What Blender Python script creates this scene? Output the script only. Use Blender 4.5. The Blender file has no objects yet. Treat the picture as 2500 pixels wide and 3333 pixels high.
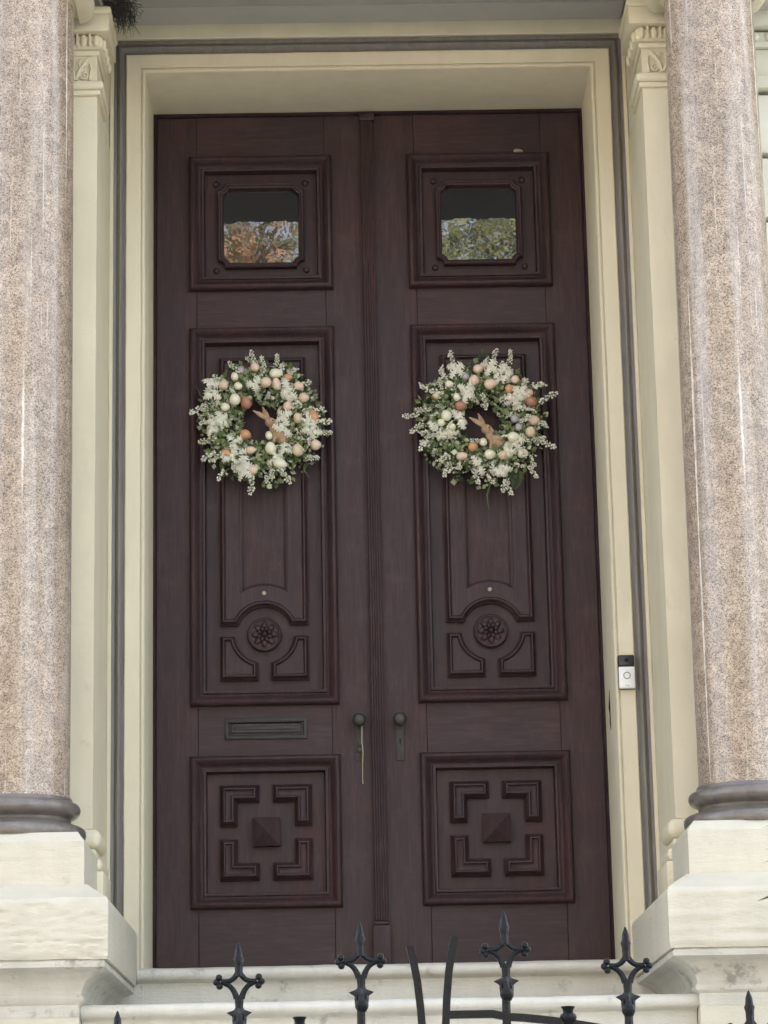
import bpy, bmesh, math, random
from mathutils import Vector, Matrix, noise, geometry
PI = math.pi
rnd = random.Random(7)
SC = bpy.context.scene
COL = SC.collection

# ------------------------------------------------------------------ camera, sky, sun, exposure
GROUND = -2.43          # pavement level; z = 0 is the door sill
tilt, yaw, roll = 0.2459, 0.0138, -0.02
fw = Vector((math.sin(yaw)*math.cos(tilt), math.cos(yaw)*math.cos(tilt), math.sin(tilt)))
rt = Vector((math.cos(yaw), -math.sin(yaw), 0)); up = rt.cross(fw)
r2 = math.cos(roll)*rt + math.sin(roll)*up; u2 = -math.sin(roll)*rt + math.cos(roll)*up
cam = bpy.data.cameras.new('camera'); cam_o = bpy.data.objects.new('camera', cam); COL.objects.link(cam_o)
m = Matrix((r2, u2, -fw)).transposed().to_4x4(); m.translation = Vector((-0.1087, -10.2601, -0.8329))
cam_o.matrix_world = m
cam.sensor_fit = 'HORIZONTAL'; cam.sensor_width = 36; cam.lens = 8889.9/2500*36
cam.clip_start = 0.05; cam.clip_end = 800
SC.camera = cam_o

SUN_EL, SUN_AZ = math.radians(41), math.radians(12)     # the sun stands behind the house: the front is in open shade
w = bpy.data.worlds.new('World'); SC.world = w; w.use_nodes = True
nt = w.node_tree; nt.nodes.clear()
sky = nt.nodes.new('ShaderNodeTexSky'); sky.sky_type = 'NISHITA'; sky.sun_disc = False
sky.sun_elevation = SUN_EL; sky.sun_rotation = SUN_AZ
sky.air_density = 1.0; sky.dust_density = 3.0; sky.ozone_density = 1.0
hs = nt.nodes.new('ShaderNodeHueSaturation'); hs.inputs['Saturation'].default_value = 0.47
bg = nt.nodes.new('ShaderNodeBackground'); bg.inputs['Strength'].default_value = 0.15
wo = nt.nodes.new('ShaderNodeOutputWorld')
nt.links.new(sky.outputs[0], hs.inputs['Color']); nt.links.new(hs.outputs[0], bg.inputs['Color']); nt.links.new(bg.outputs[0], wo.inputs['Surface'])
sl = bpy.data.lights.new('sun', 'SUN'); sl.energy = 4.8; sl.angle = math.radians(0.6); sl.color = (1.0, 0.93, 0.82)
so = bpy.data.objects.new('sun', sl); COL.objects.link(so)
sdir = Vector((math.sin(SUN_AZ)*math.cos(SUN_EL), math.cos(SUN_AZ)*math.cos(SUN_EL), math.sin(SUN_EL)))  # towards the sun
so.rotation_euler = sdir.to_track_quat('Z', 'Y').to_euler()
so.location = (6, 12, 20)
SC.view_settings.view_transform = 'Standard'; SC.view_settings.look = 'None'
SC.view_settings.gamma = 1.0; SC.view_settings.use_curve_mapping = False
SC.view_settings.exposure = 2.62
SC.render.engine = 'CYCLES'
SC.cycles.use_denoising = True; SC.cycles.adaptive_threshold = 0.02
SC.cycles.max_bounces = 6; SC.cycles.diffuse_bounces = 3; SC.cycles.glossy_bounces = 3; SC.cycles.caustics_reflective = False

# ------------------------------------------------------------------ materials
def nodes(name):
    mt = bpy.data.materials.new(name); mt.use_nodes = True
    n = mt.node_tree.nodes; l = mt.node_tree.links
    return mt, n, l, n['Principled BSDF']
def N(n, t, **kw):
    x = n.new(t)
    for k, v in kw.items():
        if k in x.inputs.keys() if hasattr(x.inputs, 'keys') else False: x.inputs[k].default_value = v
        else: setattr(x, k, v)
    return x
def coords(n, l, scale=(1, 1, 1)):
    tc = n.new('ShaderNodeTexCoord'); mp = n.new('ShaderNodeMapping'); mp.inputs['Scale'].default_value = scale
    l.new(tc.outputs['Object'], mp.inputs['Vector']); return mp.outputs['Vector']
def noise_n(n, l, vec, scale, detail=4, rough=.6):
    x = n.new('ShaderNodeTexNoise'); x.inputs['Scale'].default_value = scale
    x.inputs['Detail'].default_value = detail; x.inputs['Roughness'].default_value = rough
    l.new(vec, x.inputs['Vector']); return x.outputs['Fac']
def ramp(n, l, fac, stops):
    x = n.new('ShaderNodeValToRGB'); e = x.color_ramp.elements
    while len(e) < len(stops): e.new(.5)
    for i, (p, c) in enumerate(stops):
        e[i].position = p; e[i].color = (c[0], c[1], c[2], 1) if not isinstance(c, (int, float)) else (c, c, c, 1)
    l.new(fac, x.inputs['Fac']); return x.outputs['Color']
def mixc(n, l, fac, a, b, mode='MIX'):
    x = n.new('ShaderNodeMix'); x.data_type = 'RGBA'; x.blend_type = mode
    for s, v in ((x.inputs[0], fac), (x.inputs[6], a), (x.inputs[7], b)):
        if isinstance(v, (int, float)): s.default_value = v
        elif isinstance(v, tuple): s.default_value = (*v, 1)
        else: l.new(v, s)
    return x.outputs[2]
def bump(n, l, h, bs, strength=.3, dist=.01, prev=None):
    x = n.new('ShaderNodeBump'); x.inputs['Strength'].default_value = strength; x.inputs['Distance'].default_value = dist
    l.new(h, x.inputs['Height'])
    if prev is not None: l.new(prev, x.inputs['Normal'])
    l.new(x.outputs[0], bs.inputs['Normal']); return x.outputs[0]
def plain(name, col, rough=.6, metal=0, var=.18, scale=40, bmp=.15, bd=.002):
    mt, n, l, b = nodes(name)
    v = coords(n, l); f = noise_n(n, l, v, scale)
    c = ramp(n, l, f, [(.25, tuple(x*(1-var) for x in col)), (.75, tuple(min(1, x*(1+var)) for x in col))])
    l.new(c, b.inputs['Base Color']); b.inputs['Roughness'].default_value = rough; b.inputs['Metallic'].default_value = metal
    if bmp: bump(n, l, f, b, bmp, bd)
    return mt
def paint(name, col, grime=(.16, .13, .09), amount=.5, layered=False, rough=.55, fine=.5):
    mt, n, l, b = nodes(name)
    v = coords(n, l); vs = coords(n, l, (5, 5, 1.1)); vh = coords(n, l, (4, 4, 17))
    big = noise_n(n, l, v, 1.7, 3); run = noise_n(n, l, vs, 2.2, 4, .65); fi = noise_n(n, l, v, 70, 3, .65)
    c0 = ramp(n, l, big, [(.3, tuple(x*.93 for x in col)), (.7, tuple(min(1, x*1.04) for x in col))])
    c1 = ramp(n, l, run, [(.36, .80), (.62, 1.0)])
    c2 = mixc(n, l, 1.0, c0, c1, 'MULTIPLY'); c2 = mixc(n, l, .35*amount+.15, c0, c2)
    sp = noise_n(n, l, v, 9, 5, .72)
    st = ramp(n, l, sp, [(.66-.07*amount, 0.0), (.80-.09*amount, 1.0)])
    mm = n.new('ShaderNodeMath'); mm.operation = 'MULTIPLY'; l.new(st, mm.inputs[0]); mm.inputs[1].default_value = amount*.45
    c3 = mixc(n, l, mm.outputs[0], c2, grime)
    l.new(c3, b.inputs['Base Color']); b.inputs['Roughness'].default_value = rough
    p = bump(n, l, fi, b, fine*.35, .004)
    med = noise_n(n, l, v, 14, 2); p = bump(n, l, med, b, fine*.4, .006, p)
    if layered:
        la = noise_n(n, l, vh, 1.6, 5, .72); bump(n, l, la, b, .35, .014, p)
    return mt
CREAM = (.70, .64, .47)
M_cream = paint('cream_paint', CREAM, amount=.5)
M_head = paint('cream_head_paint', (.685, .63, .475), amount=.45)
M_stone = paint('cream_painted_stone', (.60, .56, .45), amount=.5, layered=True, fine=.9)
M_stain = paint('stained_stone', (.58, .55, .47), grime=(.13, .11, .085), amount=1.35, layered=True, fine=.8)
M_step = paint('painted_step_stone', (.60, .58, .505), grime=(.07, .06, .05), amount=1.1, layered=True, fine=.7)
M_wall = paint('pale_wall_paint', (.66, .65, .56), amount=.4)
M_beam_shade = paint('shade_darkened_beam', (.13, .13, .135), amount=.3)  # porch shade put into the beam colour, darkening its mirror image in the panes
M_ceil = paint('ceiling_paint', (.50, .485, .455), amount=.3)

def mk_brown():
    mt, n, l, b = nodes('brown_moulding_paint')
    v = coords(n, l, (14, 14, 1.2)); f = noise_n(n, l, v, 3, 6, .7)
    c = ramp(n, l, f, [(.3, (.13, .117, .105)), (.7, (.20, .182, .165))])
    v2 = coords(n, l); s = noise_n(n, l, v2, 38, 6, .75); s = ramp(n, l, s, [(.73, 0.0), (.77, 1.0)])
    c = mixc(n, l, s, c, (.38, .36, .30))
    l.new(c, b.inputs['Base Color']); b.inputs['Roughness'].default_value = .42
    bump(n, l, f, b, .25, .003); return mt
M_brown = mk_brown()

def mk_wood(name, horiz=False):
    mt, n, l, b = nodes(name)
    sc = (2.2, 18, 26) if horiz else (26, 18, 2.2)
    v = coords(n, l, sc); v1 = coords(n, l)
    g = noise_n(n, l, v, 3.2, 7, .68); big = noise_n(n, l, v1, 2.2, 5, .6)
    c = ramp(n, l, g, [(.28, (.025, .0130, .0148)), (.52, (.042, .0226, .0246)), (.75, (.067, .0365, .0368))])
    vw = coords(n, l, (9, 9, .9)) if not horiz else coords(n, l, (.9, 9, 9)); stk = noise_n(n, l, vw, 1.4, 4, .65)
    wearc = ramp(n, l, big, [(.32, (.76, .80, .90)), (.7, (1.18, 1.06, 1.0))]); wear2 = ramp(n, l, stk, [(.3, (.78, .80, .84)), (.55, (1, 1, 1)), (.75, (1.45, 1.15, 1.05))]); wearc = mixc(n, l, 1.0, wearc, wear2, 'MULTIPLY')
    c = mixc(n, l, 1.0, c, wearc, 'MULTIPLY')
    fd = noise_n(n, l, v1, 6.5, 7, .7); fm = ramp(n, l, fd, [(.53, 0.0), (.76, .5)])
    c = mixc(n, l, fm, c, (.080, .052, .048))
    du = noise_n(n, l, v1, 130, 3, .7); dm = ramp(n, l, du, [(.70, 0.0), (.76, .5)]); c = mixc(n, l, dm, c, (.20, .18, .16))
    l.new(c, b.inputs['Base Color'])
    r = ramp(n, l, big, [(.3, .5), (.7, .66)]); l.new(r, b.inputs['Roughness'])
    b.inputs['Coat Weight'].default_value = .1; b.inputs['Coat Roughness'].default_value = .36
    b.inputs['Specular IOR Level'].default_value = .28
    bump(n, l, g, b, .22, .0015); return mt
M_wood = mk_wood('mahogany_vertical'); M_woodh = mk_wood('mahogany_horizontal', True)

def mk_granite():
    mt, n, l, b = nodes('pink_granite')
    v = coords(n, l)
    def vor(scale):
        x = n.new('ShaderNodeTexVoronoi'); x.inputs['Scale'].default_value = scale; l.new(v, x.inputs['Vector']); return x
    a = vor(290); s = n.new('ShaderNodeSeparateColor'); l.new(a.outputs['Color'], s.inputs[0])
    c = ramp(n, l, s.outputs[0], [(0.0, (.15, .135, .12)), (.14, (.25, .222, .195)), (.30, (.37, .322, .278)), (.55, (.45, .395, .345)), (.8, (.54, .49, .435)), (1.0, (.44, .415, .385))])
    d = vor(300); s2 = n.new('ShaderNodeSeparateColor'); l.new(d.outputs['Color'], s2.inputs[0])
    k = ramp(n, l, s2.outputs[1], [(.12, .35), (.2, 1.0)]); c = mixc(n, l, .7, c, mixc(n, l, 1.0, c, k, 'MULTIPLY'))
    big = noise_n(n, l, v, 2.4, 5); tint = ramp(n, l, big, [(.35, (.98, .85, .72)), (.65, (.95, .86, .77))])
    c = mixc(n, l, 1.0, c, tint, 'MULTIPLY')
    cl = vor(34); s3 = n.new('ShaderNodeSeparateColor'); l.new(cl.outputs['Color'], s3.inputs[0])
    ck = ramp(n, l, s3.outputs[0], [(0, .80), (1, 1.12)]); c = mixc(n, l, 1.0, c, ck, 'MULTIPLY')
    ws = noise_n(n, l, coords(n, l, (1, 1, .05)), 15, 4, .65); wm = ramp(n, l, ws, [(.53, 0.0), (.76, .42)]); c = mixc(n, l, wm, c, (.66, .62, .57))
    gs = noise_n(n, l, coords(n, l, (1, 1, .12)), 9, 5, .7); gm = ramp(n, l, gs, [(.36, .76), (.54, 1.0)]); c = mixc(n, l, 1.0, c, gm, 'MULTIPLY')
    vd = coords(n, l, (1, 1, .007)); dr = noise_n(n, l, vd, 62, 2, .5); vb = noise_n(n, l, v, 1.3, 3)
    ad = n.new('ShaderNodeMath'); ad.operation = 'MULTIPLY_ADD'; l.new(vb, ad.inputs[0]); ad.inputs[1].default_value = .30; l.new(dr, ad.inputs[2])
    mask = ramp(n, l, ad.outputs[0], [(.79, 0.0), (.86, .8)])
    brk = noise_n(n, l, coords(n, l, (1, 1, .3)), 90, 4, .7); brk = ramp(n, l, brk, [(.4, .35), (.58, 1.0)])
    mm = n.new('ShaderNodeMath'); mm.operation = 'MULTIPLY'; l.new(mask, mm.inputs[0]); l.new(brk, mm.inputs[1])
    c = mixc(n, l, mm.outputs[0], c, (.78, .75, .68))
    l.new(c, b.inputs['Base Color'])
    rr = mixc(n, l, mm.outputs[0], (.17, .17, .17), (.7, .7, .7)); l.new(rr, b.inputs['Roughness'])
    bump(n, l, s2.outputs[2], b, .12, .002)
    return mt
M_granite = mk_granite()
def mk_base():
    mt, n, l, b = nodes('dark_polished_stone')
    v = coords(n, l); f = noise_n(n, l, v, 26, 6, .7); f2 = noise_n(n, l, coords(n, l, (1, 1, 3)), 9, 5)
    c = ramp(n, l, f, [(.3, (.095, .08, .068)), (.7, (.18, .157, .138))])
    d = ramp(n, l, f2, [(.58, 0.0), (.75, .6)]); c = mixc(n, l, d, c, (.24, .225, .205))
    l.new(c, b.inputs['Base Color']); b.inputs['Roughness'].default_value = .3
    b.inputs['Coat Weight'].default_value = .5; b.inputs['Coat Roughness'].default_value = .2
    bump(n, l, f, b, .2, .003); return mt
M_base = mk_base()
M_bronze = plain('aged_bronze', (.062, .055, .048), .45, .55, .35, 60, .25)
M_bronze2 = plain('dark_bronze_plate', (.030, .026, .024), .5, .3, .35, 60, .25)
def mk_iron():
    mt, n, l, b = nodes('black_iron_paint')
    v = coords(n, l); f = noise_n(n, l, v, 85, 4, .65); g = noise_n(n, l, v, 46, 5, .7)
    c = ramp(n, l, f, [(.3, (.004, .0045, .006)), (.7, (.009, .010, .012))]); rm = ramp(n, l, g, [(.64, 0.0), (.70, .75)])
    c = mixc(n, l, rm, c, (.07, .04, .026)); l.new(c, b.inputs['Base Color'])
    rr = mixc(n, l, rm, (.36, .36, .36), (.8, .8, .8)); l.new(rr, b.inputs['Roughness']); b.inputs['Specular IOR Level'].default_value = .22
    bump(n, l, f, b, .6, .004); return mt
M_iron = mk_iron()
M_black = plain('black_plastic', (.012, .012, .014), .35, 0, .1, 40, 0)
M_silver = plain('satin_silver_plastic', (.74, .75, .76), .35, .15, .05, 40, 0)
M_ring = plain('grey_button_ring', (.20, .205, .21), .4, 0, .1, 40, 0)
M_void = plain('dark_hollow', (.008, .007, .007), .9, 0, .1, 40, 0)
M_cord = plain('tan_cord', (.36, .30, .22), .9, 0, .2, 300, .4)
M_peep = plain('pale_brass_button', (.30, .27, .22), .4, .4, .1, 80, 0)
M_mud = plain('dry_mud', (.30, .26, .20), .95, 0, .3, 120, .8)
M_twig = plain('dark_nest_twigs', (.055, .05, .045), .95, 0, .4, 60, 0)
M_vine = plain('dark_grapevine', (.025, .018, .014), .85, 0, .4, 60, 0)
def mk_glass():
    mt, n, l, b = nodes('dark_door_glass')
    b.inputs['Base Color'].default_value = (.006, .008, .009, 1); b.inputs['Roughness'].default_value = .015
    b.inputs['IOR'].default_value = 2.05
    v = coords(n, l); f = noise_n(n, l, v, 14, 2); bump(n, l, f, b, .045, .004)
    return mt
M_glass = mk_glass()
def leafmat(name, col, var=.3, trans=.25, rough=.6):
    mt, n, l, b = nodes(name)
    g = n.new('ShaderNodeNewGeometry'); oi = n.new('ShaderNodeObjectInfo')
    c = ramp(n, l, g.outputs['Random Per Island'], [(0, tuple(x*(1-var) for x in col)), (1, tuple(min(1, x*(1+var)) for x in col))])
    l.new(c, b.inputs['Base Color']); b.inputs['Roughness'].default_value = rough
    t = n.new('ShaderNodeBsdfTranslucent'); l.new(c, t.inputs['Color'])
    mx = n.new('ShaderNodeMixShader'); mx.inputs[0].default_value = trans
    out = n['Material Output']; l.new(b.outputs[0], mx.inputs[1]); l.new(t.outputs[0], mx.inputs[2]); l.new(mx.outputs[0], out.inputs['Surface'])
    return mt
M_lf = [leafmat('leaf_dark_green', (.075, .12, .045)), leafmat('leaf_mid_green', (.19, .25, .09)), leafmat('leaf_sage', (.33, .37, .22)), leafmat('leaf_pale', (.56, .58, .45))]
M_dusty = leafmat('white_felt_leaf', (.79, .78, .66), .1)
M_bud = leafmat('cream_bud', (.80, .78, .67), .12, .15)
M_budg = leafmat('pale_green_bud', (.58, .60, .46), .2, .15)
M_fern = leafmat('fern_green', (.085, .12, .05), .2)
def eggmat(name, col, var=.14):
    mt, n, l, b = nodes(name)
    v = coords(n, l); f = noise_n(n, l, v, 55, 4); s = noise_n(n, l, v, 260, 3, .7)
    c = ramp(n, l, f, [(.3, tuple(x*(1-var) for x in col)), (.7, tuple(min(1, x*(1+var)) for x in col))])
    s = ramp(n, l, s, [(.58, 0.0), (.66, .7)]); c = mixc(n, l, s, c, tuple(x*.5 for x in col))
    l.new(c, b.inputs['Base Color']); b.inputs['Roughness'].default_value = .38; return mt
EGG = {'W': eggmat('cream_egg', (.74, .72, .55), .06), 'P': eggmat('peach_egg', (.70, .53, .41)), 'B': eggmat('beige_egg', (.62, .51, .36)),
       'O': eggmat('orange_egg', (.56, .29, .14)), 'T': eggmat('terracotta_egg', (.38, .175, .11)), 'G': eggmat('lavender_grey_egg', (.36, .35, .37))}
def mk_fur():
    mt, n, l, b = nodes('tan_fibre')
    v = coords(n, l); f = noise_n(n, l, v, 55, 5, .7); g = noise_n(n, l, v, 320, 3)
    c = ramp(n, l, f, [(.3, (.20, .13, .075)), (.55, (.42, .29, .17)), (.75, (.58, .45, .29))])
    l.new(c, b.inputs['Base Color']); b.inputs['Roughness'].default_value = .9; bump(n, l, g, b, .7, .003); return mt
M_fur = mk_fur()
M_pave = plain('concrete_pavement', (.24, .235, .22), .85, 0, .2, 8, .3, .004)
M_road = plain('asphalt', (.05, .05, .052), .9, 0, .3, 60, .4, .004)
M_bark = plain('bark', (.075, .06, .045), .9, 0, .4, 14, .8, .02)
M_treeA = [leafmat('tree_leaf_green', (.18, .18, .10), .4, .55), leafmat('tree_leaf_russet', (.48, .29, .18), .35, .55)]
M_treeB = [leafmat('tree_leaf_green_b', (.16, .19, .10), .4, .55), leafmat('tree_leaf_yellow', (.36, .35, .18), .3, .55)]
M_blade = leafmat('blade_leaf', (.075, .10, .055), .3, .2)

# ------------------------------------------------------------------ mesh helpers
def mesh(name, vs, fs, mat=None, smooth=None):
    me = bpy.data.meshes.new(name); me.from_pydata([tuple(v) for v in vs], [], [tuple(f) for f in fs])
    for mt in (mat if isinstance(mat, (list, tuple)) else [mat]):
        if mt: me.materials.append(mt)
    bm = bmesh.new(); bm.from_mesh(me); bmesh.ops.recalc_face_normals(bm, faces=bm.faces); bm.to_mesh(me); bm.free()
    if smooth is not None:
        me.polygons.foreach_set('use_smooth', [True]*len(me.polygons)); me.set_sharp_from_angle(angle=math.radians(smooth))
    me.update(); return me
def link(name, me, parent=None, loc=(0, 0, 0), rot=(0, 0, 0), scale=(1, 1, 1)):
    o = bpy.data.objects.new(name, me); COL.objects.link(o); o.location = loc; o.rotation_euler = rot; o.scale = scale
    if parent: o.parent = parent
    return o
def tag(o, label, cat, group=None, kind=None):
    o['label'] = label; o['category'] = cat
    if group: o['group'] = group
    if kind: o['kind'] = kind
    return o
def thing(name, label, cat, loc=(0, 0, 0), group=None):
    o = bpy.data.objects.new(name, None); COL.objects.link(o); o.location = loc; o.empty_display_size = .1
    return tag(o, label, cat, group)
def boxm(name, x0, x1, y0, y1, z0, z1, mat, bev=.002, seg=1):
    me = bpy.data.meshes.new(name); bm = bmesh.new()
    r = bmesh.ops.create_cube(bm, size=1)
    for v in bm.verts: v.co = ((x0+x1)/2+v.co.x*(x1-x0), (y0+y1)/2+v.co.y*(y1-y0), (z0+z1)/2+v.co.z*(z1-z0))
    if bev: bmesh.ops.bevel(bm, geom=bm.edges[:], offset=bev, segments=seg, affect='EDGES', profile=.5)
    bm.to_mesh(me); bm.free(); me.materials.append(mat)
    if bev and seg > 1:
        me.polygons.foreach_set('use_smooth', [True]*len(me.polygons)); me.set_sharp_from_angle(angle=math.radians(40))
    return me
def offs(path, d, closed=True):
    """shift a polyline by d to its left-hand side, mitred"""
    n = len(path); out = []
    for i in range(n):
        p = Vector(path[i])
        a = Vector(path[i-1]) if (closed or i > 0) else None
        b = Vector(path[(i+1) % n]) if (closed or i < n-1) else None
        ns = []
        for s, e in ((a, p), (p, b)):
            if s is None or e is None: continue
            t = e-s
            if t.length < 1e-9: continue
            t.normalize(); ns.append(Vector((-t.y, t.x)))
        if len(ns) == 2:
            k = 1+ns[0].dot(ns[1]); mv = (ns[0]+ns[1])/max(k, .25)
        else: mv = ns[0]
        out.append(p+mv*d)
    return out
def sweep(name, path, prof, mat, closed=True, cap=True, smooth=38, cuv=(0, 0)):
    """path in the (x, z) plane, counter-clockwise; prof = [(inset, height towards the viewer)]"""
    vs, fs = [], []; n = len(path)
    for d, h in prof:
        for q in offs(path, d, closed): vs.append((q.x+cuv[0], -h, q.y+cuv[1]))
    rng = n if closed else n-1
    for k in range(len(prof)-1):
        for i in range(rng):
            j = (i+1) % n; fs.append((k*n+i, k*n+j, (k+1)*n+j, (k+1)*n+i))
    if cap: fs.append([(len(prof)-1)*n+i for i in range(n)])
    return mesh(name, vs, fs, mat, smooth)
def rect(u0, u1, v0, v1): return [(u0, v0), (u1, v0), (u1, v1), (u0, v1)]
def arc(cx, cy, r, a0, a1, n): return [(cx+r*math.cos(a0+(a1-a0)*i/n), cy+r*math.sin(a0+(a1-a0)*i/n)) for i in range(n+1)]
def lathe(name, prof, mat, seg=48, smooth=40, cap=True):
    vs, fs = [], []
    for r, z in prof:
        for i in range(seg):
            a = 2*PI*i/seg; vs.append((r*math.cos(a), r*math.sin(a), z))
    for k in range(len(prof)-1):
        for i in range(seg):
            j = (i+1) % seg; fs.append((k*seg+i, k*seg+j, (k+1)*seg+j, (k+1)*seg+i))
    if cap: fs.append(list(range(seg))[::-1]); fs.append([(len(prof)-1)*seg+i for i in range(seg)])
    return mesh(name, vs, fs, mat, smooth)
def tubev(pts, rad, sides=6, vs=None, fs=None, flat=1.0):
    vs = [] if vs is None else vs; fs = [] if fs is None else fs
    pts = [Vector(p) for p in pts]; n = len(pts); base = len(vs); pn = None
    for i, p in enumerate(pts):
        t = (pts[min(i+1, n-1)]-pts[max(i-1, 0)]).normalized()
        if pn is None: pn = t.orthogonal().normalized() if abs(t.y) > .9 else t.cross(Vector((0, 1, 0))).normalized()
        pn = (pn-t*pn.dot(t)).normalized(); bn = t.cross(pn)
        r = rad[i] if isinstance(rad, (list, tuple)) else rad
        for k in range(sides):
            a = 2*PI*(k+.5)/sides; vs.append(p+pn*math.cos(a)*r+bn*math.sin(a)*r*flat)
    for i in range(n-1):
        for k in range(sides):
            j = (k+1) % sides; fs.append((base+i*sides+k, base+i*sides+j, base+(i+1)*sides+j, base+(i+1)*sides+k))
    fs.append([base+k for k in range(sides)][::-1]); fs.append([base+(n-1)*sides+k for k in range(sides)])
    return vs, fs
def ballv(c, r, vs, fs, seg=6, rings=4, sq=(1, 1, 1)):
    base = len(vs); c = Vector(c)
    vs.append(c+Vector((0, 0, r*sq[2])))
    for i in range(1, rings):
        a = PI*i/rings
        for k in range(seg):
            b = 2*PI*k/seg; vs.append(c+Vector((r*sq[0]*math.sin(a)*math.cos(b), r*sq[1]*math.sin(a)*math.sin(b), r*sq[2]*math.cos(a))))
    vs.append(c-Vector((0, 0, r*sq[2]))); last = len(vs)-1
    for k in range(seg): fs.append((base, base+1+k, base+1+(k+1) % seg))
    for i in range(rings-2):
        for k in range(seg):
            j = (k+1) % seg; a = base+1+i*seg; fs.append((a+k, a+seg+k, a+seg+j, a+j))
    a = base+1+(rings-2)*seg
    for k in range(seg): fs.append((a+k, last, a+(k+1) % seg))
def loft(name, levels, mat, step=.02, rough=0.0, seed=0.0, smooth=40, lay=True, zstep=.015):
    """closed rectangles (z, x0, x1, y0, y1) joined into one skin, finely cut and weathered by noise"""
    lv = []
    for a, b in zip(levels, levels[1:]):
        L = max(abs(p-q) for p, q in zip(a, b)); k = max(1, min(60, int(L/zstep))) if rough else 1
        for i in range(k): lv.append([p+(q-p)*i/k for p, q in zip(a, b)])
    lv.append(list(levels[-1]))
    x0, x1, y0, y1 = levels[0][1:]
    nx = max(1, int((x1-x0)/step)) if rough else 1; ny = max(1, int((y1-y0)/step)) if rough else 1
    vs, fs = [], []
    for z, a, b, c, d in lv:
        ring = [(a+(b-a)*i/nx, c) for i in range(nx)]+[(b, c+(d-c)*i/ny) for i in range(ny)]+[(b-(b-a)*i/nx, d) for i in range(nx)]+[(a, d-(d-c)*i/ny) for i in range(ny)]
        cx, cy = (a+b)/2, (c+d)/2
        for px, py in ring:
            q = Vector((px, py, z))
            if rough:
                s = Vector((px*5+seed, py*5, z*(34 if lay else 12))); s2 = Vector((px*22+seed, py*22, z*(60 if lay else 22)))
                e = noise.noise(s)*rough+noise.noise(s2)*rough*.45
                if rough > .006:      # flaking ledges
                    ph = z*30+noise.noise(Vector((px*2.2+seed, 0, z*3)))*1.6+noise.noise(Vector((px*11, 3, z*9)))*.5
                    e = (ph % 1-.5)*rough*.8*max(0, .35+noise.noise(Vector((px*4+seed, 7, z*11)))*1.5)+noise.noise(s2)*rough*.5+noise.noise(s2*2.7)*rough*.25
                nx_ = (1 if abs(px-b) < 1e-6 else -1 if abs(px-a) < 1e-6 else 0); ny_ = (1 if abs(py-d) < 1e-6 else -1 if abs(py-c) < 1e-6 else 0)
                q += Vector((nx_*(.22 if rough > .003 else .7), ny_, 0))*(e-rough*.4)
                q.z += noise.noise(Vector((px*9+seed, py*9, z*3+5)))*rough*.5*(1 if ny_ < 0 else .15)
            vs.append(q)
    n = 2*(nx+ny)
    for k in range(len(lv)-1):
        for i in range(n):
            j = (i+1) % n; fs.append((k*n+i, k*n+j, (k+1)*n+j, (k+1)*n+i))
    fs.append(list(range(n))[::-1]); fs.append([(len(lv)-1)*n+i for i in range(n)])
    return mesh(name, vs, fs, mat, smooth)

# ------------------------------------------------------------------ ground, street
pv = link('pavement', boxm('pavement', -30, 30, -11.6, 6, GROUND-.3, GROUND, M_pave, 0)); pv['kind'] = 'structure'
rd = link('road', boxm('road', -200, 200, -21.5, -11.6, GROUND-.5, GROUND-.14, M_road, 0)); rd['kind'] = 'structure'
fp = link('far_pavement', boxm('far_pavement', -200, 200, -300, -21.5, GROUND-.5, GROUND, M_pave, 0)); fp['kind'] = 'structure'

# ------------------------------------------------------------------ the house front
house = thing('house_front', 'pale painted masonry house front with grooved blocks beside the doorway', 'building', (0, 0, GROUND))
H0 = -GROUND
def hp(name, me): return link(name, me, house, (0, 0, H0))
for s in (-1, 1):
    a, b = (1.0, 6.5) if s > 0 else (-6.5, -1.0)
    hp('wall', boxm('wall', a, b, -.70, .4, GROUND, 9.5, M_wall, 0))
hp('wall', boxm('wall', -1.0, 1.0, -.43, .4, 3.60, 9.5, M_wall, 0))
hp('wall', boxm('wall', -.999, .999, .09, .4, GROUND, 3.60, M_void, 0))
blk = {}
zz = 3.135
rows = []
while zz > -2.2: rows.append((zz-.232, zz)); zz -= .252
for s in (-1, 1):
    for i, (z0, z1) in enumerate(rows):
        for j, (a, b) in enumerate([(1.02, 1.95), (1.962, 2.75)] if i % 2 else [(1.02, 1.62), (1.632, 2.75)]):
            x0, x1 = (a, b) if s > 0 else (-b, -a)
            hp('stone_block', boxm('stone_block', x0, x1, -.76, -.69, z0, z1, M_wall, .008, 2))
    x0, x1 = (1.02, 2.75) if s > 0 else (-2.75, -1.02)
    for nm, z0, z1, y in (('collar_band', 3.15, 3.20, -.79), ('frieze_band', 3.20, 3.315, -.765), ('fillet_band', 3.315, 3.34, -.785), ('carved_band', 3.34, 3.382, -.775), ('abacus_band', 3.39, 3.455, -.81), ('cornice_band', 3.455, 3.50, -.84)):
        b_ = hp(nm, boxm(nm, x0, x1, y, -.68, z0, z1-.0005, M_wall, .006, 2))
        if nm == 'carved_band':
            for k in range(24):
                vs, fs = [], []; ballv((0, 0, 0), .02, vs, fs, 8, 5, (.8, .6, 1.0))
                link('egg_carving', mesh('egg_carving', vs, fs, M_wall, 60), b_, (s*(1.30+.05*k), y, 3.36))

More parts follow.
